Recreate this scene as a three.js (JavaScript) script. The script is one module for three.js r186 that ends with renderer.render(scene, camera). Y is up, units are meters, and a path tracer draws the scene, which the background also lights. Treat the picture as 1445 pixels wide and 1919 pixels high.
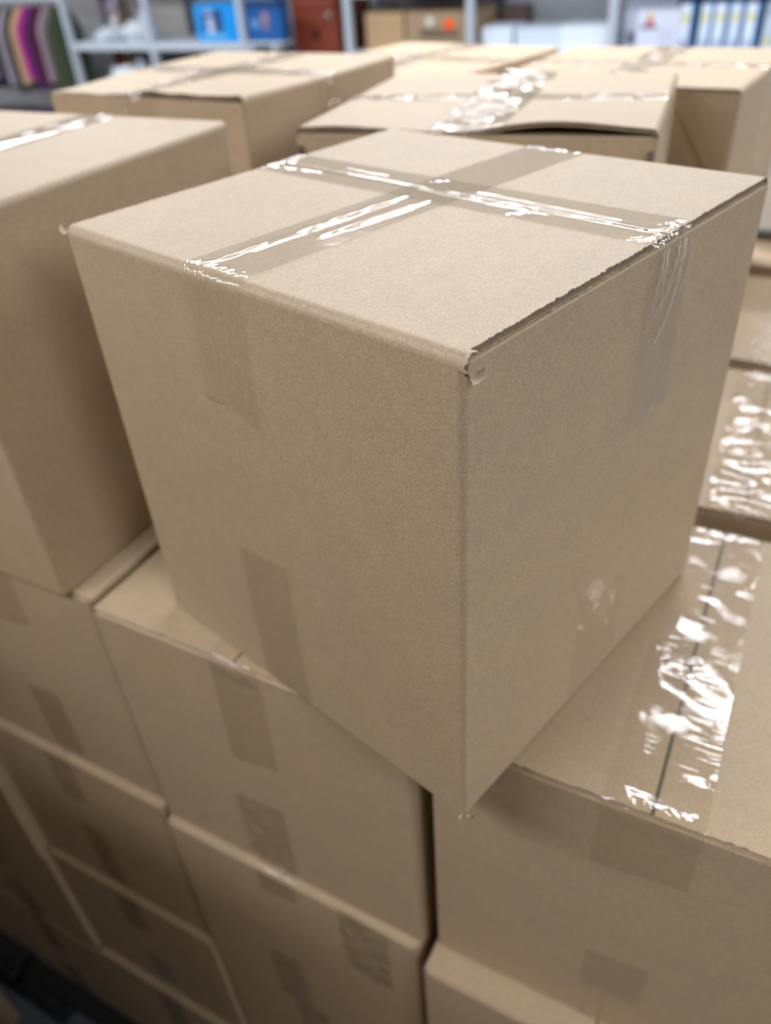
import * as THREE from 'three';
import { mergeGeometries } from 'three/addons/utils/BufferGeometryUtils.js';
import { RoundedBoxGeometry } from 'three/addons/geometries/RoundedBoxGeometry.js';
import { ImprovedNoise } from 'three/addons/math/ImprovedNoise.js';
import { RectAreaLightUniformsLib } from 'three/addons/lights/RectAreaLightUniformsLib.js';

// ---------------------------------------------------------------- camera, exposure, light
RectAreaLightUniformsLib.init();
const scene = new THREE.Scene();
scene.background = new THREE.Color(0x000000);                       // a closed room: nothing of it is seen
const camera = new THREE.PerspectiveCamera(65.6, 1445 / 1919, 0.02, 60);
camera.position.set(0.1443, 2.3119, 0.3309);
camera.quaternion.setFromRotationMatrix(new THREE.Matrix4().makeBasis(
  new THREE.Vector3(0.881752, -0.05933, -0.467967), new THREE.Vector3(-0.238666, 0.799598, -0.551073), new THREE.Vector3(0.406881, 0.597597, 0.690887)));
camera.focus = 0.455; camera.userData.fStop = 4.1;
scene.add(camera);
const renderer = new THREE.WebGLRenderer({ antialias: true });
renderer.toneMapping = THREE.LinearToneMapping;
renderer.toneMappingExposure = 1.0;
renderer.shadowMap.enabled = true;
renderer.shadowMap.type = THREE.PCFSoftShadowMap;

const LIGHT_COLOR = new THREE.Color().setRGB(0.95, 0.98, 1.04);
const LIGHT_INTENSITY = 46.5, TUBE_GLOW = 9;
const LIGHT_ROWS = [[0.95, [-4.9, -1.7, 2.5]], [-1.75, [-5.3, -1.0, 2.9]], [-3.0, [-7.5, -4.5, -0.7, 2.4]]];   // z of each row of ceiling battens, x of its lamps
const LIGHT_LENGTH = 2.7, LIGHT_WIDTH = 0.14, LIGHT_Y = 3.4;
function lights(builder) {
  for (const [z, spots] of LIGHT_ROWS) for (const x of spots) {
    const l = new THREE.RectAreaLight(LIGHT_COLOR, LIGHT_INTENSITY, LIGHT_LENGTH, LIGHT_WIDTH);
    l.position.set(x, LIGHT_Y - 0.012, z); l.lookAt(x, 0, z); l.name = 'batten_light';
    scene.add(l);
    builder(x, z);
  }
}

// ---------------------------------------------------------------- small tools
let seed = 20240;
const rnd = () => { seed = (seed + 0x6d2b79f5) | 0; let t = Math.imul(seed ^ (seed >>> 15), 1 | seed); t = (t + Math.imul(t ^ (t >>> 7), 61 | t)) ^ t; return ((t ^ (t >>> 14)) >>> 0) / 4294967296; };
const rr = (a, b) => a + (b - a) * rnd();
const perlin = new ImprovedNoise();
const nz = (x, y, z = 0) => perlin.noise(x + 31.7, y + 17.3, z + 5.1);
const clamp = (x, a = 0, b = 1) => Math.min(b, Math.max(a, x));
const smooth = (a, b, x) => { const t = clamp((x - a) / (b - a)); return t * t * (3 - 2 * t); };
const used = {};
const numbered = (n) => { const k = used[n] = (used[n] ?? -1) + 1; return k ? n + '_' + String(k).padStart(3, '0') : n; };
function thing(name, label, category, [x, y, z], turn = 0, group) {
  const o = new THREE.Group(); o.name = numbered(name); o.position.set(x, y, z); o.rotation.y = turn;
  o.userData = { label, category }; if (group) o.userData.group = group;
  scene.add(o); return o;
}
function part(name, geo, mat, parent, label) {
  const m = new THREE.Mesh(geo, mat); m.name = name; m.castShadow = m.receiveShadow = true;
  if (label) m.userData.label = label;
  parent.add(m); return m;
}
function struct(name, geo, mat, parent) {
  const m = part(name, geo, mat, parent ?? scene); if (!parent) m.userData.kind = 'structure'; return m;
}
function dress(root) { root.traverse((o) => { if (o.isMesh) o.castShadow = o.receiveShadow = true; }); return root; }
const box = (w, h, d, x, y, z) => new THREE.BoxGeometry(w, h, d).translate(x, y, z);
const rbox = (w, h, d, r, x, y, z) => new RoundedBoxGeometry(w, h, d, 2, r).translate(x, y, z);

// indexed grid of (ni+1) x (nj+1) points; f(i, j) -> [x, y, z, u, v]
function grid(ni, nj, f, normals) {
  const P = [], UV = [], N = [], I = [];
  for (let i = 0; i <= ni; i++) for (let j = 0; j <= nj; j++) { const q = f(i, j); P.push(q[0], q[1], q[2]); UV.push(q[3], q[4]); if (normals) N.push(q[5], q[6], q[7]); }
  for (let i = 0; i < ni; i++) for (let j = 0; j < nj; j++) { const a = i * (nj + 1) + j, b = a + nj + 1; I.push(a, b, a + 1, b, b + 1, a + 1); }
  const g = new THREE.BufferGeometry();
  g.setAttribute('position', new THREE.Float32BufferAttribute(P, 3)); g.setAttribute('uv', new THREE.Float32BufferAttribute(UV, 2));
  g.setIndex(I);
  if (normals) g.setAttribute('normal', new THREE.Float32BufferAttribute(N, 3)); else g.computeVertexNormals();
  return g;
}

// ---------------------------------------------------------------- procedural surfaces
const TILE = 0.62;                                                   // metres covered by one repeat of the board texture
function dataTexture(n, bytes, srgb) {
  const t = new THREE.DataTexture(bytes, n, n, THREE.RGBAFormat); t.wrapS = t.wrapT = THREE.RepeatWrapping;
  t.magFilter = THREE.LinearFilter; t.minFilter = THREE.LinearMipmapLinearFilter; t.generateMipmaps = true;
  if (srgb) t.colorSpace = THREE.SRGBColorSpace; t.needsUpdate = true; return t;
}
// tiling value noise on an n x n torus
function valueNoise(n, cells, cellsY = cells) {
  const g = new Float32Array(cells * cellsY); for (let i = 0; i < g.length; i++) g[i] = rnd() * 2 - 1;
  const out = new Float32Array(n * n);
  for (let y = 0; y < n; y++) {
    const fy = y / n * cellsY, y0 = Math.floor(fy), ty = fy - y0, sy = ty * ty * (3 - 2 * ty), ra = (y0 % cellsY) * cells, rb = ((y0 + 1) % cellsY) * cells;
    for (let x = 0; x < n; x++) {
      const fx = x / n * cells, x0 = Math.floor(fx), tx = fx - x0, sx = tx * tx * (3 - 2 * tx), xa = x0 % cells, xb = (x0 + 1) % cells;
      const a = g[ra + xa] + (g[ra + xb] - g[ra + xa]) * sx, b = g[rb + xa] + (g[rb + xb] - g[rb + xa]) * sx;
      out[y * n + x] = a + (b - a) * sy;
    }
  }
  return out;
}
function kraftTextures() {
  const n = 2048, h = new Float32Array(n * n), a = valueNoise(n, 1024), b = valueNoise(n, 560), c = valueNoise(n, 190), d = valueNoise(n, 24), e = valueNoise(n, 6, 90);
  for (let i = 0; i < n * n; i++) h[i] = (rnd() - 0.5) * 0.5 + a[i] * 0.85 + b[i] * 0.5 + c[i] * 0.12;
  const fleck = new Float32Array(n * n);
  for (let k = 0; k < 26000; k++) {                                  // fibres
    let x = rnd() * n, y = rnd() * n, t = rnd() * 6.283, s = rr(-0.8, 0.55), L = rr(3, 11);
    for (let q = 0; q < L; q++) { fleck[(((y | 0) + n) % n) * n + (((x | 0) + n) % n)] += s; x += Math.cos(t); y += Math.sin(t); t += rr(-0.25, 0.25); }
  }
  for (let k = 0; k < 3600; k++) {                                   // dark specks
    let x = rnd() * n, y = rnd() * n, t = rnd() * 6.283, L = rr(1, 5), s = rr(-4.5, -1.6);
    for (let q = 0; q < L; q++) { fleck[(((y | 0) + n) % n) * n + (((x | 0) + n) % n)] += s; x += Math.cos(t); y += Math.sin(t); }
  }
  const col = new Uint8Array(n * n * 4), bmp = new Uint8Array(n * n * 4);
  for (let i = 0; i < n * n; i++) {
    const v = 1 + (h[i] * 0.075 + fleck[i] * 0.055 + c[i] * 0.004 + d[i] * 0.01 + e[i] * 0.006) * 1.0, warm = d[i] * 0.6 + e[i] * 0.5;
    col[i * 4] = clamp(168 * v + warm, 0, 255); col[i * 4 + 1] = clamp(146 * v, 0, 255); col[i * 4 + 2] = clamp(117 * v - warm * 2, 0, 255); col[i * 4 + 3] = 255;
    const q = clamp(128 + h[i] * 62 + fleck[i] * 8, 0, 255); bmp[i * 4] = bmp[i * 4 + 1] = bmp[i * 4 + 2] = q; bmp[i * 4 + 3] = 255;
  }
  return [dataTexture(n, col, true), dataTexture(n, bmp, false)];
}
const [kraftMap, kraftBump] = kraftTextures();
// creases and pockets of film: a height field of flat facets and fine ripples; `cover` is the share of the surface that is wrinkled
function facets(n, cells, wx, wy) {
  const g = new Float32Array(cells * cells), cut = new Uint8Array(cells * cells); for (let i = 0; i < g.length; i++) { g[i] = rnd() * 2 - 1; cut[i] = rnd() < 0.5 ? 1 : 0; }
  const out = new Float32Array(n * n), m = (q) => ((q % cells) + cells) % cells;
  for (let y = 0; y < n; y++) for (let x = 0; x < n; x++) {
    const i = y * n + x, fx = x / n * cells + wx[i] * 0.8, fy = y / n * cells + wy[i] * 0.8, x0 = Math.floor(fx), y0 = Math.floor(fy), tx = fx - x0, ty = fy - y0;
    const a = g[m(y0) * cells + m(x0)], b = g[m(y0) * cells + m(x0 + 1)], c = g[m(y0 + 1) * cells + m(x0)], d = g[m(y0 + 1) * cells + m(x0 + 1)];
    out[i] = cut[m(y0) * cells + m(x0)] ? (tx + ty < 1 ? a + (b - a) * tx + (c - a) * ty : d + (c - d) * (1 - tx) + (b - d) * (1 - ty)) : (tx > ty ? a + (b - a) * tx + (d - b) * ty : a + (c - a) * ty + (d - c) * tx);
  }
  return out;
}
function filmTexture(cover, coarse, fineCells) {                      // one repeat is 0.25 m
  const n = 1024, wx = valueNoise(n, 9), wy = valueNoise(n, 9), a = facets(n, coarse, wx, wy), b = facets(n, fineCells, wy, wx), d = valueNoise(n, 5, 6), d2 = valueNoise(n, 16), e = valueNoise(n, 12, 170), px = new Uint8Array(n * n * 4);
  for (let i = 0; i < n * n; i++) {
    const m = smooth(1 - cover * 2, 1.35 - cover * 2, d[i] + d2[i] * 0.4);
    const v = 0.5 + m * (a[i] * 0.3 + b[i] * 0.13 + e[i] * 0.02) + (1 - m) * (e[i] * 0.012 + a[i] * 0.02);
    px[i * 4] = px[i * 4 + 1] = px[i * 4 + 2] = clamp(v * 255, 0, 255); px[i * 4 + 3] = 255;
  }
  const t = dataTexture(n, px, false); t.repeat.set(4, 4); return t;
}
function rippledTexture() {                                           // bulging, softly folded film; one repeat is 0.5 m
  const n = 1024, a = valueNoise(n, 12, 16), b = valueNoise(n, 30, 40), c = valueNoise(n, 70, 90), d = valueNoise(n, 7, 8), px = new Uint8Array(n * n * 4);
  for (let i = 0; i < n * n; i++) { const m = smooth(-0.5, 0.3, d[i] + b[i] * 0.4), v = 0.5 + m * ((0.5 - Math.abs(a[i])) * 0.5 + (0.5 - Math.abs(b[i])) * 0.34 + c[i] * 0.16) + (1 - m) * a[i] * 0.04; px[i * 4] = px[i * 4 + 1] = px[i * 4 + 2] = clamp(v * 255, 0, 255); px[i * 4 + 3] = 255; }
  const t = dataTexture(n, px, false); t.repeat.set(2, 2); return t;
}
const rippledFilm = rippledTexture();
const smoothFilm = filmTexture(0.3, 14, 40), crumpledFilm = filmTexture(0.7, 18, 52);
function plasterTexture() {
  const n = 256, a = valueNoise(n, 90), b = valueNoise(n, 9), px = new Uint8Array(n * n * 4);
  for (let i = 0; i < n * n; i++) { px[i * 4] = px[i * 4 + 1] = px[i * 4 + 2] = clamp(236 + a[i] * 6 + b[i] * 7, 0, 255); px[i * 4 + 3] = 255; }
  return dataTexture(n, px, true);
}
const plaster = plasterTexture();
const S = (color, o = {}) => new THREE.MeshStandardMaterial({ color, roughness: 0.6, ...o });
const kraftMat = (r, g, b) => new THREE.MeshPhysicalMaterial({ color: new THREE.Color().setRGB(r, g, b), map: kraftMap, bumpMap: kraftBump, bumpScale: 0.0002, roughness: 0.55, specularIntensity: 1, ior: 1.53 });
const M = {
  kraft: [kraftMat(1, 1, 1), kraftMat(0.97, 0.96, 0.94), kraftMat(1.0, 0.985, 0.96), kraftMat(0.95, 0.95, 0.95)],
  core: S(new THREE.Color().setRGB(0.17, 0.135, 0.112), { roughness: 0.95, bumpMap: kraftBump, bumpScale: 0.0003 }),  // darker than plain kraft: shade of the hollow flutes is put into the colour
  paper: S(new THREE.Color().setRGB(0.56, 0.43, 0.31), { roughness: 0.9, side: THREE.DoubleSide }),
};
M.kraftSheet = kraftMat(1, 1, 1); M.kraftSheet.side = THREE.DoubleSide;
const film = (bump, bumpScale, o = {}) => new THREE.MeshPhysicalMaterial({ color: new THREE.Color().setRGB(0.972, 0.95, 0.905), transmission: 0.97, thickness: 0, roughness: 0.07, ior: 1.5, bumpMap: bump, bumpScale, side: THREE.DoubleSide, ...o });
M.tape = film(smoothFilm, 0.0022);
M.tapeCrumpled = film(crumpledFilm, 0.0048);
M.tapeFlat = film(smoothFilm, 0.0011, { color: new THREE.Color().setRGB(0.985, 0.966, 0.928) });
M.tapeRippled = film(rippledFilm, 0.007);
M.tapeMatt = film(smoothFilm, 0.0012, { roughness: 0.22, transmission: 0.96 });
M.strand = new THREE.MeshPhysicalMaterial({ color: 0xf2ece4, roughness: 0.15, transmission: 0.45, thickness: 0, side: THREE.DoubleSide });

// ---------------------------------------------------------------- the carton and its parts
const FOLD = 0.007, SHEET = 0.0054;
// the four walls with rounded upright corners; front and back shoulders round off under the flaps. Base at y = 0.
function wallsGeometry(w, d, h, bulge, off) {
  const r = 0.0055, pts = [];
  const side = (x0, z0, x1, z1, nx, nz_) => { const n = 8; for (let k = 0; k <= n; k++) pts.push([x0 + (x1 - x0) * k / n, z0 + (z1 - z0) * k / n, nx, nz_, Math.sin(Math.PI * k / n)]); };
  const arc = (cx, cz, a0) => { for (let k = 1; k < 5; k++) { const a = a0 + Math.PI / 2 * k / 5; pts.push([cx + r * Math.cos(a), cz + r * Math.sin(a), Math.cos(a), Math.sin(a), 0]); } };
  const X = w / 2, Z = d / 2;
  side(0, -Z, X - r, -Z, 0, -1); pts.forEach((p) => p[4] = Math.cos(Math.abs(p[0]) / X * Math.PI / 2));
  arc(X - r, -Z + r, -Math.PI / 2); side(X, -Z + r, X, Z - r, 1, 0); arc(X - r, Z - r, 0);
  side(X - r, Z, -X + r, Z, 0, 1); arc(-X + r, Z - r, Math.PI / 2); side(-X, Z - r, -X, -Z + r, -1, 0); arc(-X + r, -Z + r, Math.PI);
  const from = pts.length; side(-X + r, -Z, 0, -Z, 0, -1); for (let k = from; k < pts.length; k++) pts[k][4] = Math.cos(Math.abs(pts[k][0]) / X * Math.PI / 2);
  let s = 0; const arcLen = pts.map((p, k) => k ? s += Math.hypot(p[0] - pts[k - 1][0], p[1] - pts[k - 1][1]) : 0);
  const levels = [];                                                // [y, inset of front and back, inset of sides, upward tilt of the normal, bulge]
  for (let k = 0; k <= 3; k++) { const a = Math.PI / 2 * (1 - k / 3); levels.push([0.003 - 0.003 * Math.sin(a), 0.003 * (1 - Math.cos(a)), 0.003 * (1 - Math.cos(a)), -Math.sin(a), 0]); }
  for (let k = 1; k <= 10; k++) { const y = 0.003 + (h - FOLD - 0.003) * k / 10; levels.push([y, 0, 0, 0, Math.sin(Math.PI * k / 10)]); }
  const top = h - SHEET, rr_ = 0.0032;
  for (let k = 1; k <= 6; k++) { const a = Math.PI / 2 * k / 6; levels.push([h - FOLD + (FOLD - SHEET) * Math.sin(a), rr_ * (1 - Math.cos(a)), 0.0042, Math.sin(a), 0]); }
  levels.push([top, rr_ + 0.03, 0.03, 1, 0]);
  const g = grid(levels.length - 1, pts.length - 1, (i, j) => {
    const [y, iz, ix, tilt, bl] = levels[i], [x, z, nx, nzz, m] = pts[j], f = Math.sqrt(1 - tilt * tilt), b = bulge * bl * m;
    return [x * (1 - ix / X) + nx * b, y, z * (1 - iz / Z) + nzz * b, (arcLen[j] + off) / TILE, (y + iz + off * 0.7) / TILE, nx * f, tilt, nzz * f];
  }, true);
  const lid = new THREE.PlaneGeometry(w - 0.06, d - 0.06).rotateX(-Math.PI / 2).translate(0, top - 0.0004, 0), base = new THREE.PlaneGeometry(w - 0.006, d - 0.006).rotateX(Math.PI / 2).translate(0, 0.0002, 0);
  for (const q of [lid, base]) { const u = q.attributes.uv; for (let k = 0; k < u.count; k++) u.setXY(k, u.getX(k) * w / TILE, u.getY(k) * d / TILE); }
  return mergeGeometries([g, lid, base]);
}
// one layer of a folded flap: path of [x, y, nx, ny, s]; lies between depths a and b below the outer skin, from zb(i) to zf(i)
function layer(path, a, b, zb, zf, warp, off) {
  const nJ = 14, at = (i, t, depth) => { const [x, y, nx, ny] = path[i], z = zb(i) + (zf(i) - zb(i)) * t, k = ny > 0.02 ? warp(x, z) * ny : 0; return [x - nx * depth, y - ny * depth + k, z]; };
  const n = path.length - 1;
  const sheet = (depth, flip) => {
    const g = grid(n, nJ, (i, j) => { const q = at(i, j / nJ, depth); return [...q, (path[i][4] + off) / TILE, (q[2] + off * 1.3) / TILE]; });
    if (flip) { const x = g.index.array; for (let k = 0; k < x.length; k += 3) { const t = x[k]; x[k] = x[k + 1]; x[k + 1] = t; } g.computeVertexNormals(); }
    return g;
  };
  const up = path[n][0] < path[0][0];                               // the path runs inwards from +x
  const edge = (t, flip) => {
    const g = grid(n, 1, (i, j) => { const q = at(i, t, j ? a : b); return [...q, path[i][4] / TILE, (j ? a : b) / TILE]; });
    if (flip) { const x = g.index.array; for (let k = 0; k < x.length; k += 3) { const u = x[k]; x[k] = x[k + 1]; x[k + 1] = u; } g.computeVertexNormals(); }
    return g;
  };
  const rim = (i, flip) => {
    const g = grid(1, nJ, (k, j) => { const q = at(i, j / nJ, k ? a : b); return [...q, (k ? a : b) / TILE, q[2] / TILE]; });
    if (flip) { const x = g.index.array; for (let k = 0; k < x.length; k += 3) { const u = x[k]; x[k] = x[k + 1]; x[k + 1] = u; } g.computeVertexNormals(); }
    return g;
  };
  return mergeGeometries([sheet(a, up), sheet(b, !up), edge(1, up), edge(0, !up), rim(n, up), rim(0, !up)]);
}
// one outer flap, hinged on the +x wall (sign 1) or the -x wall (sign -1), reaching the seam in the middle
function flapGeometry(w, d, h, sign, o) {
  const path = [], nA = 8, X = w / 2, L = X - FOLD - o.gap / 2 + (o.seamShift || 0) * -sign, nL = o.fine ? 150 : 36;
  for (let k = 0; k <= nA; k++) { const a = Math.PI / 2 * k / nA; path.push([sign * (X - FOLD + FOLD * Math.cos(a)), h - FOLD + FOLD * Math.sin(a), sign * Math.cos(a), Math.sin(a), FOLD * a]); }
  for (let k = 1; k <= nL; k++) path.push([sign * (X - FOLD - L * k / nL), h, 0, 1, FOLD * 1.571 + L * k / nL]);
  const ph = o.off * 13.7, tear = o.tear;
  // torn, toothed cut edges: the outer skin is ragged, the fluting a little behind it
  const jag = (i, s, amp) => { const q = path[i][4] * 1000; return amp * (nz(q * 0.33 + ph, s) * 1.5 + nz(q * 0.06 + ph, s + 9) * 1.2 + Math.max(0, nz(q * 0.9, s + 4, ph)) * 1.4); };
  const e = o.inset ?? 0.0016, Z = d / 2;
  const skinF = (i) => Z - e - Math.abs(jag(i, 1, tear)), skinB = (i) => -Z + e + Math.abs(jag(i, 2, tear));
  const outer = layer(path, 0, 0.0008, skinB, skinF, o.warp, o.off);
  const inner = layer(path, 0.0037, 0.0044, (i) => -Z + e + jag(i, 5, tear * 0.8), (i) => Z - e + 0.0003 + jag(i, 6, tear * 0.8), o.warp, o.off);
  const teeth = (i) => (i % 3 === 0 ? 0.0005 : 0) + 0.4 * Math.abs(jag(i, 8, tear)) + 0.0012;
  const core = layer(path, 0.0008, 0.0037, (i) => -Z + e + 0.0012 + teeth(i), (i) => Z - e - 0.0012 - teeth(i), o.warp, o.off);
  return { skin: mergeGeometries([outer, inner]), core };
}
// a strip of film laid over the carton along `axis` ('z' along the seam, 'x' across it), centred at c, folded down both faces
function tapeGeometry(w, d, h, axis, o) {
  const half = (axis === 'z' ? d : w) / 2, R = axis === 'z' ? 0.006 : FOLD, lift = 0.0007 + (axis === 'x' ? 0.0003 : 0), path = [], step = o.step ?? 0.006;
  const line = (a0, y0, a1, y1, na, ny) => { const len = Math.hypot(a1 - a0, y1 - y0), n = Math.max(1, Math.ceil(len / step)); for (let k = 0; k < n; k++) path.push([a0 + (a1 - a0) * k / n, y0 + (y1 - y0) * k / n, na, ny, 0]); };
  const bend = (sgn, t0, t1) => { for (let k = 0; k < 6; k++) { const a = t0 + (t1 - t0) * k / 6; path.push([sgn * (half - R + R * Math.cos(a)), h - R + R * Math.sin(a), sgn * Math.cos(a), Math.sin(a), 1]); } };
  line(half, h - o.drop, half, h - R, 1, 0); bend(1, 0, Math.PI / 2); line(half - R, h, -half + R, h, 0, 1); bend(-1, Math.PI / 2, 0); line(-half, h - R, -half, h - (o.dropBack ?? o.drop), -1, 0);
  path.push([-half, h - (o.dropBack ?? o.drop), -1, 0, 0]);
  let s = 0; path.forEach((p, k) => { if (k) s += Math.hypot(p[0] - path[k - 1][0], p[1] - path[k - 1][1]); p[5] = s; });
  const tw = o.width, nT = o.across ?? 10;
  return grid(path.length - 1, nT, (i, j) => {
    const [a, y, na, ny, bendy, len] = path[i], t = j / nT - 0.5, slant = i === 0 ? t * (o.slant ?? 0.01) : i === path.length - 1 ? -t * (o.slant ?? 0.01) : 0;
    const edge = 1 - Math.pow(Math.abs(t) * 2, 6), c = o.centre + t * tw + (o.skew ?? 0) * a + (bendy ? 0 : 0.0006 * nz(len * 40, o.seed));
    let up = lift + edge * (o.wrinkle ? o.wrinkle(a, t, ny, len, y) : 0);
    const near = Math.exp(-Math.pow((half - Math.abs(a)) / 0.012, 2)) * smooth(h - 0.03, h - 0.008, y);
    up += edge * near * (o.crinkle ?? 0.001) * (Math.abs(nz(t * tw * 320, len * 150, o.seed)) * 2 + 0.35);
    up += Math.abs(na) * (o.bulge ?? 0.002) * Math.sin(Math.PI * clamp(y / h)) * Math.cos(clamp(c / (axis === 'z' ? w : d), -0.5, 0.5) * Math.PI) * 1.03;
    const warp = ny > 0.5 && o.warp ? (axis === 'z' ? o.warp(c, a) : o.warp(a, c)) : 0, A = a + na * up, Y = y + ny * up + warp + slant * (Math.abs(na) > 0.9 ? 1 : 0);
    return axis === 'z' ? [c, Y, A, t * tw + o.seed, len] : [A, Y, c, t * tw + o.seed, len];
  });
}
// end of the tape that closes the bottom of the carton, climbing one wall
function bottomTape(w, d, h, bulge, face, centre, width, height, seedv, wrinkle) {
  const half = face === 'front' ? d / 2 : w / 2, n = 40, m = 24;
  return grid(n, m, (i, j) => {
    const v = i / n, t = j / m - 0.5, edge = 1 - Math.pow(Math.abs(t) * 2, 6), y = 0.002 + v * height + (i === n ? t * 0.006 : 0), c = centre + t * width, up = 0.0008 + edge * (wrinkle ? wrinkle(v, t) : 0) + bulge * 1.05 * Math.sin(Math.PI * y / h) * Math.cos(c / (face === 'front' ? w : d) * Math.PI);
    return face === 'front' ? [c, y, half + up, c + seedv, y] : [-half - up, y, c, c + seedv, y];
  });
}
const flat = () => 0;
function carton(label, [x, y, z], turn, { w = 0.385, d = 0.39, h = 0.394, off = rnd() * 3, tone = 0, warp = flat, gap = 0.0018, fine = false, tear = 0.0008, bulge = 0.002, seam = {}, cross = null, bottom = {}, bottomSide = null, film = M.tape, seamShift = 0, category = 'carton' } = {}) {
  const t = thing('cardboard_carton', label, category, [x, y, z], turn, 'brown cardboard cartons of the stack'), km = M.kraft[tone];
  part('walls', wallsGeometry(w, d, h, bulge, off), km, t);
  for (const s of [1, -1]) {
    const f = flapGeometry(w, d, h, s, { gap, warp, fine, tear, off: off + s, seamShift });
    const skin = part('top_flap', f.skin, km, t); part('fluted_core', f.core, M.core, skin, 'rough grey brown cut edge, darkened for flute shade');
  }
  if (seam) part('seam_tape', tapeGeometry(w, d, h, 'z', { centre: seamShift, width: 0.06, drop: 0.155, seed: off, warp, bulge, ...seam }), seam.film ?? film, t, 'clear glossy tape over the flap seam');
  if (cross) part('cross_tape', tapeGeometry(w, d, h, 'x', { centre: 0, width: 0.06, drop: 0.1, seed: off + 1, warp, bulge, ...cross }), cross.film ?? film, t, 'clear tape crossing the seam');
  if (bottom) part('bottom_tape', bottomTape(w, d, h, bulge, 'front', bottom.centre ?? 0, bottom.width ?? 0.06, bottom.height ?? 0.15, off, bottom.wrinkle), bottom.film ?? film, t, 'tape end climbing from the base');
  if (bottomSide) part('bottom_tape', bottomTape(w, d, h, bulge, 'side', bottomSide.centre ?? 0, bottomSide.width ?? 0.06, bottomSide.height ?? 0.15, off + 2, bottomSide.wrinkle), bottomSide.film ?? film, t, 'tape end climbing from the base');
  return t;
}

// ---------------------------------------------------------------- the room
const FLOOR = 0, TOPROW = 1.735;                                     // height of the top of the first full layer
{
  const wallMat = S(0xa9a9a9, { roughness: 0.85, map: plaster }), ceilMat = S(0xb4b5b6, { roughness: 0.9 }), floorMat = S(0x6d7278, { roughness: 0.45, map: plaster });
  struct('floor', box(15.4, 0.2, 11.4, -3, -0.1, -1), floorMat);
  struct('ceiling', box(15.4, 0.2, 11.4, -3, 4.1, -1), ceilMat);
  struct('wall_back', box(15.4, 4.4, 0.2, -3, 2, -5.85), wallMat);
  struct('wall_front', box(15.4, 4.4, 0.2, -3, 2, 2.9), S(0x77797c, { roughness: 0.85, map: plaster }));
  struct('wall_left', box(0.2, 4.4, 11.4, -10.6, 2, -1), wallMat);
  struct('wall_right', box(0.2, 4.4, 11.4, 4.6, 2, -1), wallMat);
  const housing = S(0xe8eaec, { roughness: 0.4 }), tube = S(0xffffff, { emissive: LIGHT_COLOR, emissiveIntensity: TUBE_GLOW });
  const g1 = mergeGeometries([rbox(LIGHT_LENGTH + 0.08, 0.06, 0.2, 0.01, 0, 0.04, 0), box(0.01, 0.6, 0.01, -1, 0.36, 0).toNonIndexed(), box(0.01, 0.6, 0.01, 1, 0.36, 0).toNonIndexed()]);
  const g2 = box(LIGHT_LENGTH, 0.012, LIGHT_WIDTH, 0, 0.003, 0);
  lights((x, z) => {
    const t = thing('ceiling_light', 'long white batten lamp hanging under the ceiling', 'lamp', [x, LIGHT_Y, z], 0, 'rows of ceiling lamps');
    part('housing', g1, housing, t); part('light_tube', g2, tube, t).castShadow = false;
  });
}

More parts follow.
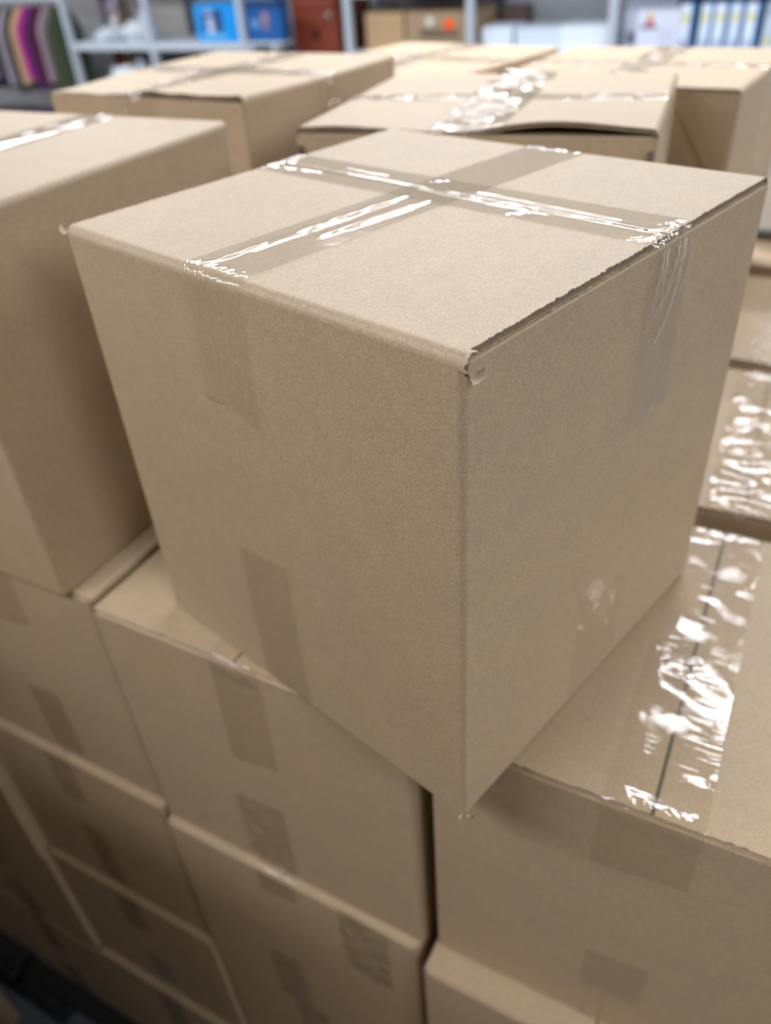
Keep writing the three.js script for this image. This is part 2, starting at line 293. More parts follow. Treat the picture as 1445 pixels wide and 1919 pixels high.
// ---------------------------------------------------------------- the skewed carton in front
const MAIN = { w: 0.383, d: 0.391, h: 0.4 };
{
  // ridges pressed up in the film: [from x, from t, to x, to t, height, half width]
  const scratch = (t, y) => { const u = Math.abs(y - 0.313 - 0.3 * t * t) / 0.0011, q = Math.abs((y - 0.343) + (t + 0.35) * 0.075) / 0.001, c = Math.abs(y - 0.326 - 0.5 * t * t) / 0.0008; return 0.00045 * (Math.exp(-u * u) * smooth(0.42, 0.3, Math.abs(t)) + Math.exp(-q * q) * smooth(0.42, 0.3, Math.abs(t)) + 0.6 * Math.exp(-c * c) * smooth(0.24, 0.12, Math.abs(t))); };
  const ridge = (list, marks) => (a, t, ny, len, y) => {
    if (ny < 0.5) return 0.0003 * Math.abs(nz(a * 60, t * 5)) + (marks && a < 0 ? scratch(t, y) : 0);
    let s = 0; for (const [x0, t0, x1, t1, hgt, hw] of list) { const k = (a - x0) / (x1 - x0); if (k < -0.1 || k > 1.1) continue; const c = t0 + (t1 - t0) * k, q = (t - c) / hw, f = smooth(-0.1, 0.08, k) * (1 - smooth(0.9, 1.1, k)); s = Math.max(s, f * hgt * Math.exp(-q * q) * (0.8 + 0.5 * nz(a * 70, c * 9))); }
    return s;
  };
  const t = carton('brown carton set skewed on top of the stack, clear tape crossing its lid, nearest', [-0.141, TOPROW + 0.0016, -0.2346], THREE.MathUtils.degToRad(75.4), {
    ...MAIN, fine: true, tear: 0.0013, bulge: 0.0015, off: 0.37, seamShift: 0.027, inset: 0.0004,
    seam: { centre: 0.03, width: 0.058, drop: 0.135, across: 44, step: 0.0016, crinkle: 0.0016, film: M.tapeFlat, slant: 0.012,
      wrinkle: ridge([[0.19, -0.06, 0.0, 0.02, 0.0009, 0.045], [0.15, 0.1, 0.03, 0.2, 0.0008, 0.035], [0.1, -0.16, -0.02, -0.06, 0.0008, 0.03], [-0.02, 0.02, -0.19, 0.06, 0.0009, 0.045], [-0.13, -0.16, -0.19, -0.26, 0.001, 0.05], [-0.07, 0.22, -0.12, 0.28, 0.0008, 0.035]]) },
    cross: { centre: -0.002, width: 0.06, drop: 0.1, across: 44, step: 0.0016, crinkle: 0.0012, film: M.tapeFlat, skew: 0.05, slant: 0.014,
      wrinkle: ridge([[-0.18, -0.2, 0.0, -0.2, 0.0013, 0.045], [-0.15, -0.12, -0.01, -0.16, 0.0009, 0.03], [-0.1, 0.12, 0.0, 0.2, 0.0013, 0.05], [-0.08, 0.2, -0.02, 0.26, 0.0008, 0.03]], true) },
    bottom: { centre: -0.003, width: 0.075, height: 0.135, wrinkle: (v, q) => 0.0075 * Math.exp(-Math.pow((v - 0.56) / 0.2, 2) - Math.pow((q - 0.02) / 0.27, 2)) * (0.75 + 0.6 * nz(q * 6 + 3, v * 7)) },
    bottomSide: { centre: -0.011, width: 0.062, height: 0.163, film: M.tapeMatt },
  });
  // torn liner curling at the near corner, a crushed tip at the base, a nick at the far left corner
  const X = -MAIN.w / 2, Z = MAIN.d / 2;
  const curl = (len, wid, rad, turn) => grid(10, 4, (i, j) => { const a = i / 10 * turn, q = j / 4 - 0.5; return [rad * Math.sin(a) + 0.0006 * nz(i, j * 3), rad * (1 - Math.cos(a)), q * wid * (1 - 0.3 * i / 10) + 0.001 * nz(i * 0.7, j), i / 10 * len, q * wid]; });
  const shell = (r, a0, a1, z0, z1, rag, k) => grid(14, 8, (i, j) => { const v = j / 8, a = a0 + (a1 - a0) * i / 14, q = r * (1 + 0.06 * nz(i * 0.5, k) + 0.12 * v * v), z = z0 + (z1 - z0) * v + rag * v * nz(i * 0.55, k + 3); return [X + 0.0072 + q * Math.cos(a), MAIN.h - 0.0072 + q * Math.sin(a), z, a * r / TILE, z / TILE]; });
  part('torn_liner', shell(0.00715, 0.9, 3.3, Z - 0.0035, Z + 0.0026, 0.003, 1), M.kraftSheet, t, 'curled torn paper lip at the corner');
  part('torn_liner', mergeGeometries([shell(0.0052, 2.4, 4.4, Z - 0.004, Z + 0.0026, 0.003, 4), curl(0.011, 0.008, 0.006, 1.6).rotateY(-0.5).rotateX(0.5).translate(X + 0.0045, MAIN.h - 0.0135, Z + 0.0016)]), M.paper, t, 'crumpled pale inner paper at the corner');
  part('torn_liner', mergeGeometries([curl(0.012, 0.009, 0.005, 1.7).rotateX(2.4).translate(X + 0.003, -0.0005, Z + 0.0005), curl(0.009, 0.006, 0.004, 1.4).rotateX(2.0).rotateY(1).translate(X - 0.0005, -0.001, Z - 0.002)]), M.paper, t, 'crushed grey paper tip at the base');
  part('torn_liner', curl(0.01, 0.008, 0.004, 2.2).rotateY(2.2).translate(X + 0.001, MAIN.h - 0.005, -Z + 0.002), M.paper, t, 'small torn nick at the corner');
  // strings of stretched film hanging from the cut end of the seam tape
  const strands = [];
  for (let k = 0; k < 12; k++) {
    const x0 = 0.03 + rr(-0.022, 0.03), L = rr(0.012, 0.07), lean = rr(-0.6, 0.1), kink = rr(-0.4, 0.4), pts = [];
    for (let q = 0; q <= 6; q++) pts.push(new THREE.Vector3(x0 + lean * L * q / 6 + kink * L * 0.3 * Math.sin(q / 6 * 3.1) + 0.003 * nz(q * 0.7, k * 3), MAIN.h - 0.007 - L * q / 6, Z + 0.0022 + 0.002 * Math.sin(q / 6 * 3.1) + 0.001 * nz(q, k)));
    strands.push(new THREE.TubeGeometry(new THREE.CatmullRomCurve3(pts), 18, k % 4 === 0 ? 0.00045 : 0.00022, 5));
  }
  part('film_strands', mergeGeometries(strands), M.strand, t, 'frayed strings of torn clear film');
}

// ---------------------------------------------------------------- cartons beside and behind it, one layer up
const deg = THREE.MathUtils.degToRad;
const puff = (amp, f, s) => (a, t, ny) => amp * Math.max(0, nz(a * f, t * 2.2, s) + 0.15) * (ny > 0.5 ? 1 : 0.6);
carton('large brown carton at the left with its dark shaded side towards the skewed carton', [-0.695, TOPROW, -0.262], 0, { w: 0.39, d: 0.412, h: 0.4, off: 1.1, film: M.tape, cross: null, seam: { wrinkle: puff(0.0022, 26, 1), across: 14 } });
carton('brown carton behind the large left one, its ragged front flap edge lifted', [-0.758, TOPROW, -0.808], deg(-3.8), { w: 0.39, d: 0.388, h: 0.398, off: 2.3, tear: 0.0014, film: M.tapeRippled, warp: (x, z) => smooth(0, 0.19, z) * (0.003 * smooth(-0.05, 0.19, x) - 0.004 * smooth(0.05, -0.19, x) + 0.005 * Math.exp(-Math.pow((x - 0.03) / 0.03, 2)) + 0.003 * nz(x * 22, z * 6)), seam: { width: 0.062, across: 14, drop: 0.05, wrinkle: puff(0.003, 30, 2) }, cross: { width: 0.05, drop: 0.06 } });
carton('brown carton right behind the skewed one, bowed front flap, crumpled shining lid tape', [-0.258, TOPROW, -0.714], deg(8.8), { w: 0.406, d: 0.367, h: 0.388, off: 0.8, tear: 0.0013, gap: 0.003, film: M.tapeRippled,
  warp: (x, z) => smooth(0.0, 0.18, z) * (0.009 * Math.exp(-Math.pow((x - 0.1) / 0.085, 2)) - 0.004 * Math.exp(-Math.pow((x + 0.01) / 0.05, 2)) + 0.003 * Math.exp(-Math.pow((x + 0.15) / 0.05, 2))),
  seam: { width: 0.085, drop: 0.03, across: 22, step: 0.004, crinkle: 0.003, wrinkle: puff(0.006, 34, 3) }, cross: { width: 0.035, drop: 0.06, across: 10, step: 0.004, wrinkle: puff(0.002, 30, 6) } });
{
  const host = scene.children[scene.children.length - 1];               // its upright board edges show as rough strips at both front corners
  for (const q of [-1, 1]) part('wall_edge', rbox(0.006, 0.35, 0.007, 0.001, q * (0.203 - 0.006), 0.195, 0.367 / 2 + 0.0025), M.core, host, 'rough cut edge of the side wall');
}
{
  const t = carton('brown carton at the upper right with a diagonal crease dented into its front', [-0.186, TOPROW, -1.163], deg(-4.2), { w: 0.392, d: 0.381, h: 0.362, off: 1.9, tone: 1, tear: 0.0013, film: M.tapeCrumpled, seam: { width: 0.06, drop: 0.04, wrinkle: puff(0.003, 28, 4), across: 14 }, cross: { width: 0.03, drop: 0.14, wrinkle: puff(0.002, 30, 5) } });
  // the dented, folded triangle of board that stands a little proud of the front wall
  const tri = new THREE.Shape([new THREE.Vector2(0, 0), new THREE.Vector2(0.085, 0), new THREE.Vector2(0.085, -0.1), new THREE.Vector2(0.055, -0.085)]);
  const g = new THREE.ExtrudeGeometry(tri, { depth: 0.004, bevelEnabled: true, bevelThickness: 0.001, bevelSize: 0.001, bevelSegments: 2 }); const u = g.attributes.uv; for (let k = 0; k < u.count; k++) u.setXY(k, u.getX(k) / TILE, u.getY(k) / TILE);
  part('creased_panel', g.translate(0.105, 0.35, 0.381 / 2 - 0.001), M.kraft[1], t, 'dented corner of the front wall');
}
carton('farthest brown carton on the stack, standing before the old cartons with an orange sticker', [-0.641, TOPROW, -1.275], deg(-11.3), { w: 0.387, d: 0.384, h: 0.353, off: 2.7, tone: 2, film: M.tapeCrumpled, seam: { width: 0.07, drop: 0.05, wrinkle: puff(0.003, 26, 7), across: 14 }, cross: { width: 0.05, drop: 0.05 } });

// ---------------------------------------------------------------- the front of the stack, layer by layer
const H = 0.39, P = 0.391, BOTTOM = 0.174;                            // carton height, pitch of the layers, top of the pallets
const COLUMN = [-1.057, -0.6645, -0.2705, 0.128, -1.452];            // centres of the columns
const TOPS = [[0, P, 2 * P, 3 * P], [0, 0.381, 0.761, 1.138], [0, 0.39, 0.777, 1.164], [0, P, 2 * P, 3 * P], [0, P, 2 * P, 3 * P]];   // how far each layer's top lies below the first: older cartons have sagged
const topOf = (c, k) => TOPROW - TOPS[c][k - 1], base = (c, k) => k === 4 ? BOTTOM : topOf(c, k + 1) + 0.002;
const rowBox = (label, c, k, front, o = {}, turn = 0, dx = 0) => carton(label, [COLUMN[c] + dx, base(c, k), -(front + 0.195)], turn, { h: topOf(c, k) - base(c, k), ...o });
const fold = (amp, f, s) => (v, t) => amp * Math.max(0, nz(v * f, t * 4, s));
rowBox('brown carton directly under the large left carton, in the top full layer', 1, 1, 0.064, { off: 0.2, seam: { centre: 0.03, drop: 0.1 }, bottom: { centre: 0.02 } });
rowBox('brown carton under the left half of the skewed carton, long tape end on its front', 2, 1, 0.055, { off: 1.3, tear: 0.0007, gap: 0.0025, seam: { centre: 0.0, width: 0.062, drop: 0.158, wrinkle: puff(0.0016, 40, 9), crinkle: 0.003, across: 16, step: 0.004 }, bottom: { centre: -0.012, width: 0.07, height: 0.15, wrinkle: fold(0.004, 7, 2) } });
rowBox('brown carton in front at the right, dark seam and glossy tape down its lid', 3, 1, 0.066, { off: 2.9, gap: 0.0035, tear: 0.0014, film: M.tape, seam: { width: 0.08, drop: 0.085, wrinkle: puff(0.0014, 30, 11), crinkle: 0.0022, across: 24, step: 0.004, film: M.tape }, seamShift: 0.0 }, deg(1.2));
rowBox('brown carton second from the front along the right edge, under sparkling tape', 3, 1, 0.478, { off: 0.5, h: H + 0.004, d: 0.372, film: M.tape, gap: 0.003, tear: 0.0013, seam: { width: 0.085, drop: 0.1, wrinkle: puff(0.004, 36, 12), crinkle: 0.003, across: 22, step: 0.004 } }, deg(2.5));
rowBox('brown carton third from the front along the right edge, behind a dark gap', 3, 1, 0.866, { off: 1.6, h: H + 0.008, d: 0.36, film: M.tapeCrumpled, seam: { width: 0.075, wrinkle: puff(0.003, 30, 13), across: 14, crinkle: 0.003 } }, deg(0.6), -0.008);
rowBox('brown carton along the right edge carrying the white box', 3, 1, 1.29, { off: 1.9, h: H + 0.01, seam: null });
// second layer
rowBox('brown carton in the second layer at the far left edge of the picture', 0, 2, 0.035, { off: 0.9, tone: 1 });
rowBox('second layer brown carton below the large left one, its lid edge a ledge', 1, 2, 0.055, { off: 2.1, tone: 1, seam: { centre: -0.015, drop: 0.112, width: 0.055 }, bottom: { centre: -0.01, height: 0.19, width: 0.052 } });
rowBox('second layer brown carton with crinkled tape ends near its right corner', 2, 2, 0.046, { off: 1.7, seam: { centre: -0.01, drop: 0.05, wrinkle: puff(0.001, 30, 15) }, bottom: { centre: -0.03, height: 0.16, wrinkle: fold(0.006, 8, 5), film: M.tapeCrumpled } });
rowBox('brown carton at the bottom right, its lid a ledge under the front right carton', 3, 2, 0.03, { off: 0.65, tear: 0.001, seam: { centre: 0.09, drop: 0.1, wrinkle: puff(0.003, 30, 16) } });
// third layer
rowBox('brown carton in the third layer at the left edge of the picture', 0, 3, 0.04, { off: 2.6, tone: 3 });
rowBox('dim brown third layer carton, its lid a lit ledge under the second layer', 1, 3, 0.047, { off: 1.05, tone: 1, seam: { drop: 0.12 }, bottom: { centre: 0.01 } });
rowBox('third layer brown carton at the bottom edge, grey tape on its upper front', 2, 3, 0.05, { off: 0.15, seam: { centre: -0.01, drop: 0.12, wrinkle: puff(0.002, 30, 18), film: M.tapeCrumpled } });
// fourth layer
rowBox('darkest brown carton of the bottom layer, in the lower left corner', 0, 4, 0.04, { off: 1.45, tone: 3 });
rowBox('dark brown carton of the bottom layer with scuffed grey tape', 1, 4, 0.036, { off: 2.2, tone: 1, seam: { film: M.tapeCrumpled, wrinkle: puff(0.002, 30, 19) } });
rowBox('brown carton of the bottom layer cut by the lower edge of the picture', 2, 4, 0.045, { off: 0.95 });
// an extra tape end stuck over the lid edge of the second layer
{
  const host = scene.children.find((o) => o.userData.label?.startsWith('second layer brown carton with crinkled'));
  part('loose_tape', grid(14, 10, (i, j) => { const v = i / 14, t = j / 10 - 0.5; return [0.118 + t * 0.07, H - 0.004 - v * 0.15 - t * 0.01, 0.195 + 0.0015 + 0.006 * Math.max(0, nz(v * 7, t * 5, 2.2)) * Math.sin(v * 3.1), t * 0.07, v * 0.15]; }), M.tapeCrumpled, host, 'crinkled silvery tape end');
}
// cartons deeper inside the stack, which carry the upper ones
{
  const proto = carton('plain brown carton buried inside the stack', [COLUMN[0], base(0, 1), -(0.05 + 0.195)], 0, { off: 0.4, h: H - 0.001 });
  proto.userData.group = 'cartons buried inside the stack';
  const put = (c, k, front) => { const o = proto.clone(); o.name = numbered('cardboard_carton'); o.position.set(COLUMN[c], k === 4 ? BOTTOM : TOPROW - P * k + 0.002, -(front + 0.195)); if (k === 4) o.scale.y = (TOPROW - 3 * P - BOTTOM) / H; o.userData = { ...proto.userData }; scene.add(o); dress(o); };
  put(3, 3, 0.05); put(3, 4, 0.05); for (const k of [2, 3, 4]) { put(4, k, 0.045); put(4, k, 0.452); }
  for (const [r, front] of [[1, 0.466], [2, 0.862], [3, 1.3]]) for (let k = 1; k <= 4; k++) for (let c = 0; c < 4; c++) { if (c === 3 && k === 1) continue; if (c === 0 && (k > 1 || r === 3)) { if (r === 3) continue; } put(c, k, front); }
}
// pallets under the stack
function pallet(label, x, z) {
  const t = thing('pallet', label, 'pallet', [x, FLOOR, z], 0, 'dark plastic pallets under the stack'), m = S(0x17181a, { roughness: 0.55 });
  for (let k = 0; k < 7; k++) part('deck_board', rbox(1.17, 0.022, 0.13, 0.004, 0, 0.161, -0.6 + 0.1 + k * 0.1725 - 0.03), m, t);
  for (const q of [-0.53, 0, 0.53]) { part('runner', rbox(0.11, 0.02, 1.18, 0.004, q, 0.011, 0), m, t); for (const s of [-0.53, 0, 0.53]) part('foot_block', rbox(0.11, 0.128, 0.13, 0.006, q, 0.0855, s), m, t); }
}
pallet('dark plastic pallet in the black gap below the lower left cartons', -0.665, -0.565);
pallet('dark plastic pallet below the right half of the stack', 0.53, -0.565);
pallet('dark plastic pallet out past the lower left corner', -1.86, -0.565);
pallet('dark plastic pallet below the far left part of the stack', -0.665, -1.85);
pallet('dark plastic pallet below the far right part of the stack', 0.53, -1.85);
// one seen carton across the aisle; the unseen cartons are added to block light
carton('brown carton across the aisle whose edge shows in the lower left corner', [-1.46, 0.006, 0.27], 0, { off: 0.7, w: 0.39, d: 0.42 });
{
  let proto = null;
  const blockerStacks = [[-1.46, 0.265, 1, 6], [-1.87, 0.265, 0, 6], [-1.46, 0.69, 0, 6], [-1.06, 0.38, 0, 5], [-0.66, 0.5, 0, 5], [-0.26, 0.6, 0, 4], [0.14, 1.0, 0, 4], [0.54, 1.0, 0, 4], [0.94, 1.0, 0, 4]];  // added out of view, placed and sized to shade the lower left cartons
  for (const [x, z, from, to] of blockerStacks) for (let k = from; k < to; k++) {
    const at = [x, 0.006 + k * 0.397, z];
    if (!proto) { proto = carton('plain brown carton added unseen across the aisle to block light', at, 0, { off: 2.2, d: 0.4, h: 0.395 }); proto.userData.group = 'added light-blocking cartons across the aisle'; continue; }
    const o = proto.clone(); o.name = numbered('cardboard_carton'); o.position.set(...at); o.userData = { ...proto.userData }; scene.add(o);
  }
}
// white box on the stack
{
  const t = thing('storage_box', 'pale blue-white box at the right edge, beyond the cartons', 'box', [0.17, TOPROW + 0.017, -1.58], 0), m = S(0xf4f8fc, { roughness: 0.3 });
  part('body', rbox(0.4, 0.27, 0.26, 0.012, 0, 0.136, 0), m, t); part('lid', rbox(0.41, 0.05, 0.27, 0.01, 0, 0.292, 0), m, t); part('base_rim', rbox(0.404, 0.012, 0.264, 0.004, 0, 0.007, 0), S(0x8b9096), t);
}

// ---------------------------------------------------------------- the shelving along the back wall
const SZ = -5.0, metal = S(0xc3cdd8, { roughness: 0.35, metalness: 0.1 }), darkMetal = S(0x45494f, { roughness: 0.5, metalness: 0.4 }), boardMat = S(0xc6ced7, { roughness: 0.4 });
const UP = [-5.62, -4.76, -3.89, -3.01, -2.13, -1.24, -0.36, 0.52];
function rack(label, from, to, levels, openBay) {
  const t = thing('shelf_rack', label, 'shelf', [UP[from], 0, SZ], 0);
  for (let k = from; k <= to; k++) {
    const x = UP[k] - UP[from];
    part('upright', mergeGeometries([box(0.045, 2.6, 0.006, x, 1.3, 0), box(0.006, 2.6, 0.04, x - 0.0195, 1.3, -0.02), box(0.006, 2.6, 0.04, x + 0.0195, 1.3, -0.02)]), metal, t);
    part('rear_upright', box(0.05, 2.6, 0.035, x, 1.3, -0.5), darkMetal, t);
    if (k < to) for (const level of levels) { const y = k === openBay && level > 1.9 ? 2.4 : level; const L = UP[k + 1] - UP[k] - 0.05; part('shelf_board', mergeGeometries([box(L, 0.03, 0.48, x + (UP[k + 1] - UP[k]) / 2, y - 0.015, -0.25), box(L, 0.05, 0.012, x + (UP[k + 1] - UP[k]) / 2, y - 0.022, -0.006)]), boardMat, t); }
  }
}
rack('blue-grey metal shelf rack at the left with white bags on it', 0, 2, [0.35, 1.25, 1.655, 2.25]);
rack('blue-grey metal shelf rack at the right holding cartons and files', 3, 7, [0.35, 1.0, 1.6, 1.96], 4);  // top boards lie out of view, added to shade the bays under them
const sit = (name, label, category, x, y, z, turn = 0, group) => thing(name, label, category, [x, y, z], turn, group);
// back panels behind the racks
struct('trim_1', box(0.86, 1.5, 0.02, -4.32, 1.4, SZ - 0.6), S(0xa9a8a8, { roughness: 0.8 }));
struct('trim_2', box(0.86, 1.5, 0.02, -5.19, 1.4, SZ - 0.6), S(0xa39e99, { roughness: 0.8 }));
struct('trim_3', box(1.76, 1.2, 0.02, -2.13 + 0.88, 1.9, SZ - 0.6), S(0x8f9398, { roughness: 0.8 }));
struct('trim_4', box(0.9, 1.2, 0.02, -2.57, 1.9, SZ - 0.6), S(0x8a8583, { roughness: 0.8 }));
struct('trim_5', box(1.2, 1.0, 0.02, -0.35, 2.2, SZ - 0.58), S(0x83878c, { roughness: 0.8 }));
// lumpy bags and cloth
function lump(rx, ry, rz, amp, f, s) {
  const g = new THREE.SphereGeometry(1, 40, 28), p = g.attributes.position;
  for (let k = 0; k < p.count; k++) { const x = p.getX(k), y = p.getY(k), z = p.getZ(k), q = 1 + amp * nz(x * f + s, y * f, z * f) + amp * 0.6 * Math.abs(nz(x * f * 2.3, y * f * 2.3 + s, z * f * 2.3)); p.setXYZ(k, x * rx * q, Math.max(-0.75 * ry, y * ry * q) + 0.75 * ry, z * rz * q); }
  g.computeVertexNormals(); return g;
}
const bagMat = new THREE.MeshPhysicalMaterial({ color: 0xeaf0f7, roughness: 0.3, transmission: 0.25, thickness: 0, side: THREE.DoubleSide });
for (const [name, label, x, y, rx, ry, s, mat] of [
  ['plastic_bag', 'white plastic bag on the left shelf board beside the patterned scarves', -5.3, 1.657, 0.13, 0.05, 1, bagMat],
  ['plastic_bag', 'white plastic bag on the left shelf board, the one nearer the middle upright', -5.0, 1.657, 0.13, 0.07, 4, bagMat],
  ['plastic_bag', 'large white plastic bag low on the left rack behind the cartons', -5.15, 1.252, 0.25, 0.12, 7, bagMat]]) {
  const t = sit(name, label, 'bag', x, y, SZ - 0.17); part('bag_body', lump(rx, ry, 0.12, 0.5, 2.6, s), mat, t);
  part('gathered_neck', new THREE.LatheGeometry([[0.02, 0], [0.014, 0.02], [0.03, 0.05], [0.04, 0.065]].map((q) => new THREE.Vector2(...q)), 14).translate(rx * 0.3, ry * 1.75, 0), mat, t);
}
{ const t = sit('folded_cloth', 'dark blue cloth low on the left rack by the middle upright', 'cloth', -4.55, 1.252, SZ - 0.2); part('cloth_layer', lump(0.2, 0.09, 0.16, 0.3, 2, 3), S(0x2a4a78, { roughness: 0.9 }), t); part('cloth_layer', lump(0.17, 0.05, 0.14, 0.3, 2, 5).translate(0.02, 0.12, 0), S(0x25303f, { roughness: 0.9 }), t); }
// hanging garments on a rail
{
  const rail = thing('clothes_rail', 'chrome clothes rail at the upper left carrying the garments', 'rail', [-6.4, 0, SZ - 0.05]);
  part('rail_bar', new THREE.CylinderGeometry(0.014, 0.014, 1.42, 16).rotateZ(Math.PI / 2).translate(0, 1.96, 0), metal, rail);
  for (const s of [-0.69, 0.735]) part('rail_post', new THREE.CylinderGeometry(0.016, 0.016, 1.95, 14).translate(s, 0.975, 0), metal, rail);
  const G = [[0x3b2c3c, 0.6], [0x1c3a6b, 0.55], [0x7b3f57, 0.42], [0x6f6577, 0.5], [0x23241f, 0.58], [0xa39aa6, 0.55], [0x2b2724, 0.6], [0xc9ab80, 0.54], [0xb5308f, 0.5], [0x4a235e, 0.58], [0x581f35, 0.54], [0x9c8a96, 0.52], [0x434b34, 0.6]];
  const names = ['plum', 'navy blue', 'dusty rose', 'grey violet', 'black', 'pale grey', 'dark brown', 'beige', 'bright magenta', 'deep purple', 'wine red', 'mauve', 'dark olive'];
  G.forEach(([c, L], k) => {
    const x = -6.675 + k * 0.0805;
    const t = thing('garment', `${names[k]} garment hanging on the rail at the upper left`, 'garment', [x, 1.96, SZ - 0.05]);
    part('cloth', grid(10, 24, (i, j) => { const a = j / 24 * Math.PI * 2, v = i / 10, ww = 0.023 + 0.009 * v + 0.003 * Math.sin(a * 3 + k + v * 2), dd = 0.2 * smooth(-0.25, 0.35, v); return [Math.cos(a) * ww + 0.008 * nz(v * 2, k), -0.05 - v * L, Math.sin(a) * dd, a * 0.1, v * L]; }), S(c, { roughness: 0.95, side: THREE.DoubleSide }), t);
    part('hanger_hook', new THREE.TorusGeometry(0.02, 0.003, 6, 14, 4.2).rotateY(Math.PI / 2).rotateX(-0.5).translate(0, -0.012, 0), metal, t);
  });
  const bin = thing('cloth_heap', 'dark heap of folded clothes below the hanging garments', 'clothes', [-6.32, 0, SZ]); part('table', box(1.1, 1.1, 0.5, 0, 0.55, 0.1), S(0x2a2628, { roughness: 0.9 }), bin); part('heap', lump(0.45, 0.05, 0.18, 0.3, 3, 8).translate(0, 1.1, 0.1), S(0x2e2731, { roughness: 0.95 }), bin);
}
// scarves hanging at the first upright
[[0x4a3a55, -5.5, 1.7, 0.27], [0x8f7f8d, -5.44, 1.68, 0.26], [0xd6a692, -5.38, 1.72, 0.13], [0x5b5242, -5.33, 1.74, 0.2], [0x9a95a8, -5.38, 1.86, 0.12], [0x6d1e2c, -5.47, 1.36, 0.22], [0xb4562a, -5.42, 1.36, 0.16], [0x8c7358, -5.33, 1.37, 0.2]].forEach(([c, x, y, L], k) => {
  const n = ['deep violet', 'grey mauve', 'salmon pink', 'khaki', 'lavender grey', 'crimson', 'rust orange', 'tan'][k];
  const t = thing('scarf', `${n} scarf hanging beside the first shelf upright`, 'scarf', [x, y, SZ - 0.36]);
  part('cloth', grid(12, 16, (i, j) => { const a = j / 16 * Math.PI * 2, v = i / 12; return [Math.cos(a) * (0.035 + 0.012 * Math.sin(v * 6 + k)) + 0.012 * nz(v * 4, k), L * (1 - v) - 0.02, Math.sin(a) * 0.05 + 0.02 * nz(v * 3, k + 4), a * 0.1, v]; }), S(c, { roughness: 0.95, side: THREE.DoubleSide }), t);
  part('loop', new THREE.TorusGeometry(0.018, 0.004, 6, 14).translate(0, L - 0.01, 0), S(c, { roughness: 0.95 }), t);
});
// a printed face for flat packs: rectangles and strokes of ink in millimetre-like units
function printed(wpx, hpx, draw) {
  const c = document.createElement('canvas'); c.width = wpx; c.height = hpx; const g = c.getContext('2d'); draw(g, wpx, hpx);
  const t = new THREE.CanvasTexture(c); t.colorSpace = THREE.SRGBColorSpace; return t;
}
function pack(name, label, category, x, y, z, w, h, d, color, draw, turn = 0, group) {
  const t = thing(name, label, category, [x, y, z], turn, group);
  part('box_body', rbox(w, h, d, Math.min(w, h, d) * 0.03, 0, h / 2, 0), S(color, { roughness: 0.5 }), t);
  part('box_lid', mergeGeometries([box(w + 0.002, 0.004, d * 0.49, 0, h, -d * 0.25), box(w + 0.002, 0.004, d * 0.49, 0, h, d * 0.25)]), S(color, { roughness: 0.5 }), t);
  if (draw) part('printed_face', new THREE.PlaneGeometry(w * 0.985, h * 0.985).translate(0, h / 2, d / 2 + 0.0012), S(0xffffff, { roughness: 0.45, map: printed(Math.round(w * 500), Math.round(h * 500), draw) }), t, 'printed front');
  return t;
}
pack('toy_box', 'bright blue printed box on the left shelf board against the third upright', 'box', -4.12, 1.657, SZ - 0.17, 0.4, 0.235, 0.28, 0x1593dc, (g, w, h) => { g.fillStyle = '#0f94e6'; g.fillRect(0, 0, w, h); g.fillStyle = '#1d3f78'; g.fillRect(w * 0.16, h * 0.12, w * 0.46, h * 0.62); g.fillStyle = '#b9c7e4'; g.fillRect(w * 0.26, h * 0.34, w * 0.16, h * 0.44); g.fillStyle = '#8fa9d0'; g.fillRect(w * 0.2, h * 0.12, w * 0.24, h * 0.14); g.fillStyle = '#4c4a5c'; g.fillRect(w * 0.45, h * 0.55, w * 0.12, h * 0.18); g.fillStyle = '#59b0ec'; g.fillRect(w * 0.08, h * 0.78, w * 0.6, h * 0.16); });
{ const t = thing('side_table', 'low metal stand under the darker blue printed box', 'stand', [-3.71, 0, SZ - 0.07]); part('stand_top', box(0.31, 0.02, 0.12, 0, 1.65, 0), boardMat, t); for (const a of [-0.13, 0.07]) for (const b of [-0.045, 0.045]) part('leg', box(0.025, 1.64, 0.025, a, 0.82, b), boardMat, t); }
pack('toy_box', 'darker blue printed box between the third and fourth uprights', 'box', -3.70, 1.662, SZ - 0.07, 0.3, 0.24, 0.09, 0x124f8c, (g, w, h) => { g.fillStyle = '#135a9e'; g.fillRect(0, 0, w, h); g.fillStyle = '#0f3f74'; g.fillRect(0, 0, w, h * 0.2); g.fillStyle = '#7c6f8c'; g.fillRect(w * 0.42, h * 0.24, w * 0.22, h * 0.5); g.fillStyle = '#b98a86'; g.fillRect(w * 0.48, h * 0.3, w * 0.1, h * 0.2); g.fillStyle = '#6f9cc9'; g.fillRect(w * 0.12, h * 0.45, w * 0.2, h * 0.2); });
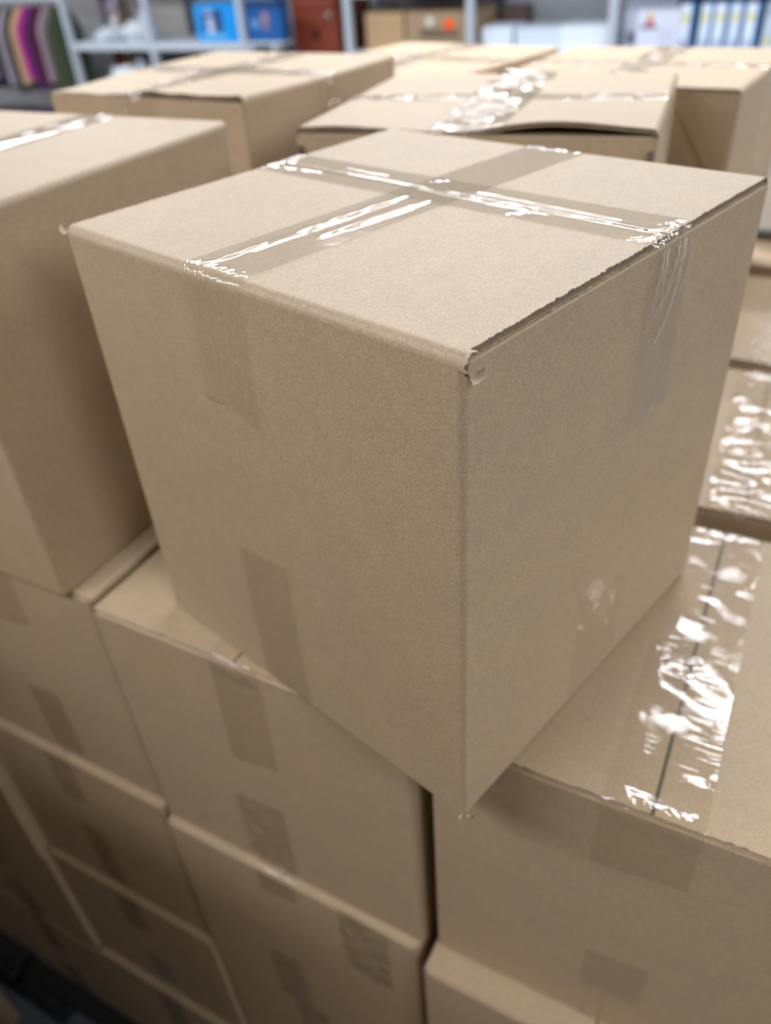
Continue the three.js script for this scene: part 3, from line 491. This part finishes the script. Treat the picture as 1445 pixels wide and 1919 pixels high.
// red-brown wooden cabinet between the racks
{
  const t = thing('wooden_cabinet', 'red-brown wooden cabinet with a panelled door between the two racks', 'cabinet', [-3.46, 0, SZ - 0.52], 0), m = S(0x8c3f2a, { roughness: 0.5 }), dk = S(0x6c2f22, { roughness: 0.5 });
  part('carcass', box(0.42, 2.3, 0.4, 0, 1.15, -0.02), dk, t);
  const dr = part('door', mergeGeometries([box(0.38, 0.05, 0.03, 0, 1.86, 0.2), box(0.05, 1.8, 0.03, -0.165, 0.95, 0.2), box(0.05, 1.8, 0.03, 0.165, 0.95, 0.2), box(0.3, 1.75, 0.016, 0, 0.95, 0.195)]), m, t);
  part('knob', new THREE.SphereGeometry(0.02, 16, 12).translate(0.13, 1.79, 0.232), S(0xc9b8b8, { roughness: 0.3, metalness: 0.6 }), dr); part('keyhole_plate', rbox(0.035, 0.07, 0.008, 0.003, 0.0, 1.67, 0.214), S(0x3a2018, { roughness: 0.4, metalness: 0.5 }), dr);
  const w = thing('wall_panel', 'pale grey upright panel left of the red-brown cabinet', 'panel', [-3.82, 0, SZ - 0.62]); part('panel', box(0.2, 2.4, 0.03, 0, 1.2, 0), S(0xc4ccd4, { roughness: 0.6 }), w); part('edge_strip', box(0.03, 2.4, 0.05, -0.12, 1.2, 0), darkMetal, w);
}
// old cartons and packs on the right rack
pack('old_carton', 'small tan carton on the right rack beside the fourth upright', 'box', -2.78, 1.602, SZ - 0.24, 0.29, 0.21, 0.3, 0xb89a72, null);
pack('old_carton', 'worn wide carton with an orange and a white round sticker', 'box', -2.36, 1.602, SZ - 0.24, 0.5, 0.215, 0.34, 0x9a8266, (g, w, h) => { g.fillStyle = '#a68d70'; g.fillRect(0, 0, w, h); g.fillStyle = '#6a5a4c'; g.fillRect(w * 0.2, h * 0.45, w * 0.55, h * 0.22); g.fillStyle = '#8a745c'; g.fillRect(0, h * 0.75, w, h * 0.1); g.fillStyle = '#d8dcd0'; g.beginPath(); g.arc(w * 0.34, h * 0.24, h * 0.13, 0, 7); g.fill(); g.fillStyle = '#ff5a1e'; g.beginPath(); g.arc(w * 0.62, h * 0.32, h * 0.17, 0, 7); g.fill(); });
pack('white_box', 'small white box on the right rack just past the fifth upright', 'box', -1.975, 1.602, SZ - 0.2, 0.2, 0.125, 0.26, 0xdfeaf6, null);
pack('white_box', 'wide white box on the right rack before the grey panel, left one', 'box', -1.71, 1.602, SZ - 0.2, 0.28, 0.118, 0.26, 0xd6e2ee, null);
pack('white_box', 'wide white box on the right rack before the grey panel, brighter right one', 'box', -1.42, 1.602, SZ - 0.18, 0.29, 0.128, 0.26, 0xe6f0fa, null);
pack('old_carton', 'dark brown small carton behind the small white box', 'box', -1.98, 1.602, SZ - 0.45, 0.16, 0.21, 0.14, 0x54433c, null);
pack('appliance_box', 'tall white printed box beside the sixth upright', 'box', -1.06, 1.602, SZ - 0.3, 0.3, 0.3, 0.26, 0xc6cbdc, (g, w, h) => { g.fillStyle = '#c2c8da'; g.fillRect(0, 0, w, h); g.fillStyle = '#60677a'; g.fillRect(w * 0.08, h * 0.72, w * 0.24, h * 0.22); g.fillStyle = '#747b8e'; g.fillRect(w * 0.26, h * 0.35, w * 0.03, h * 0.4); });
pack('appliance_box', 'white printed box with a red and yellow mark over a black bar', 'box', -0.985, 1.602, SZ - 0.08, 0.24, 0.205, 0.12, 0xdadded, (g, w, h) => { g.fillStyle = '#d7dcee'; g.fillRect(0, 0, w, h); g.fillStyle = '#c8556a'; g.beginPath(); g.moveTo(w * 0.18, h * 0.34); g.lineTo(w * 0.42, h * 0.34); g.lineTo(w * 0.3, h * 0.05); g.fill(); g.fillStyle = '#e3c53c'; g.fillRect(w * 0.25, h * 0.06, w * 0.13, h * 0.12); g.fillStyle = '#33343f'; g.fillRect(w * 0.08, h * 0.36, w * 0.4, h * 0.07); g.fillStyle = '#b9c0d6'; for (let k = 0; k < 4; k++) g.fillRect(w * (0.55 + k * 0.1), h * 0.4, w * 0.04, h * 0.5); });
// upright file boxes: pale spine, blue side
const FX = [-0.835, -0.727, -0.652, -0.572, -0.492, -0.39, -0.3, -0.22];
const which = ['leftmost of the row', 'second from the left', 'third from the left', 'fourth from the left', 'fifth from the left', 'sixth, its yellow label near the bottom', 'seventh, at the picture edge', 'eighth, cut off by the right edge'];
FX.forEach((x, k) => {
  const t = thing('file_box', `upright pale blue file box on the right rack, ${which[k]}`, 'file', [x, 1.602, SZ - 0.17], 0, 'file boxes on the right rack');
  part('case', rbox(0.072, 0.232, 0.24, 0.004, 0, 0.116, 0), S(0x4f7fb4, { roughness: 0.5 }), t);
  part('spine', rbox(0.052, 0.228, 0.004, 0.0015, -0.0095, 0.116, 0.1215), S(k % 2 ? 0xd3e2f2 : 0xdfe9f4, { roughness: 0.45 }), t);
  part('yellow_label', box(0.03, 0.03, 0.002, -0.006, k === 5 ? 0.05 : 0.165, 0.1245), S(0xddd24a, { roughness: 0.5 }), t);
  part('grey_print', box(0.035, 0.045, 0.0015, -0.006, 0.04 + (k === 5 ? 0.15 : 0), 0.1243), S(0xa9b4cc, { roughness: 0.5 }), t);
});

renderer.render(scene, camera);
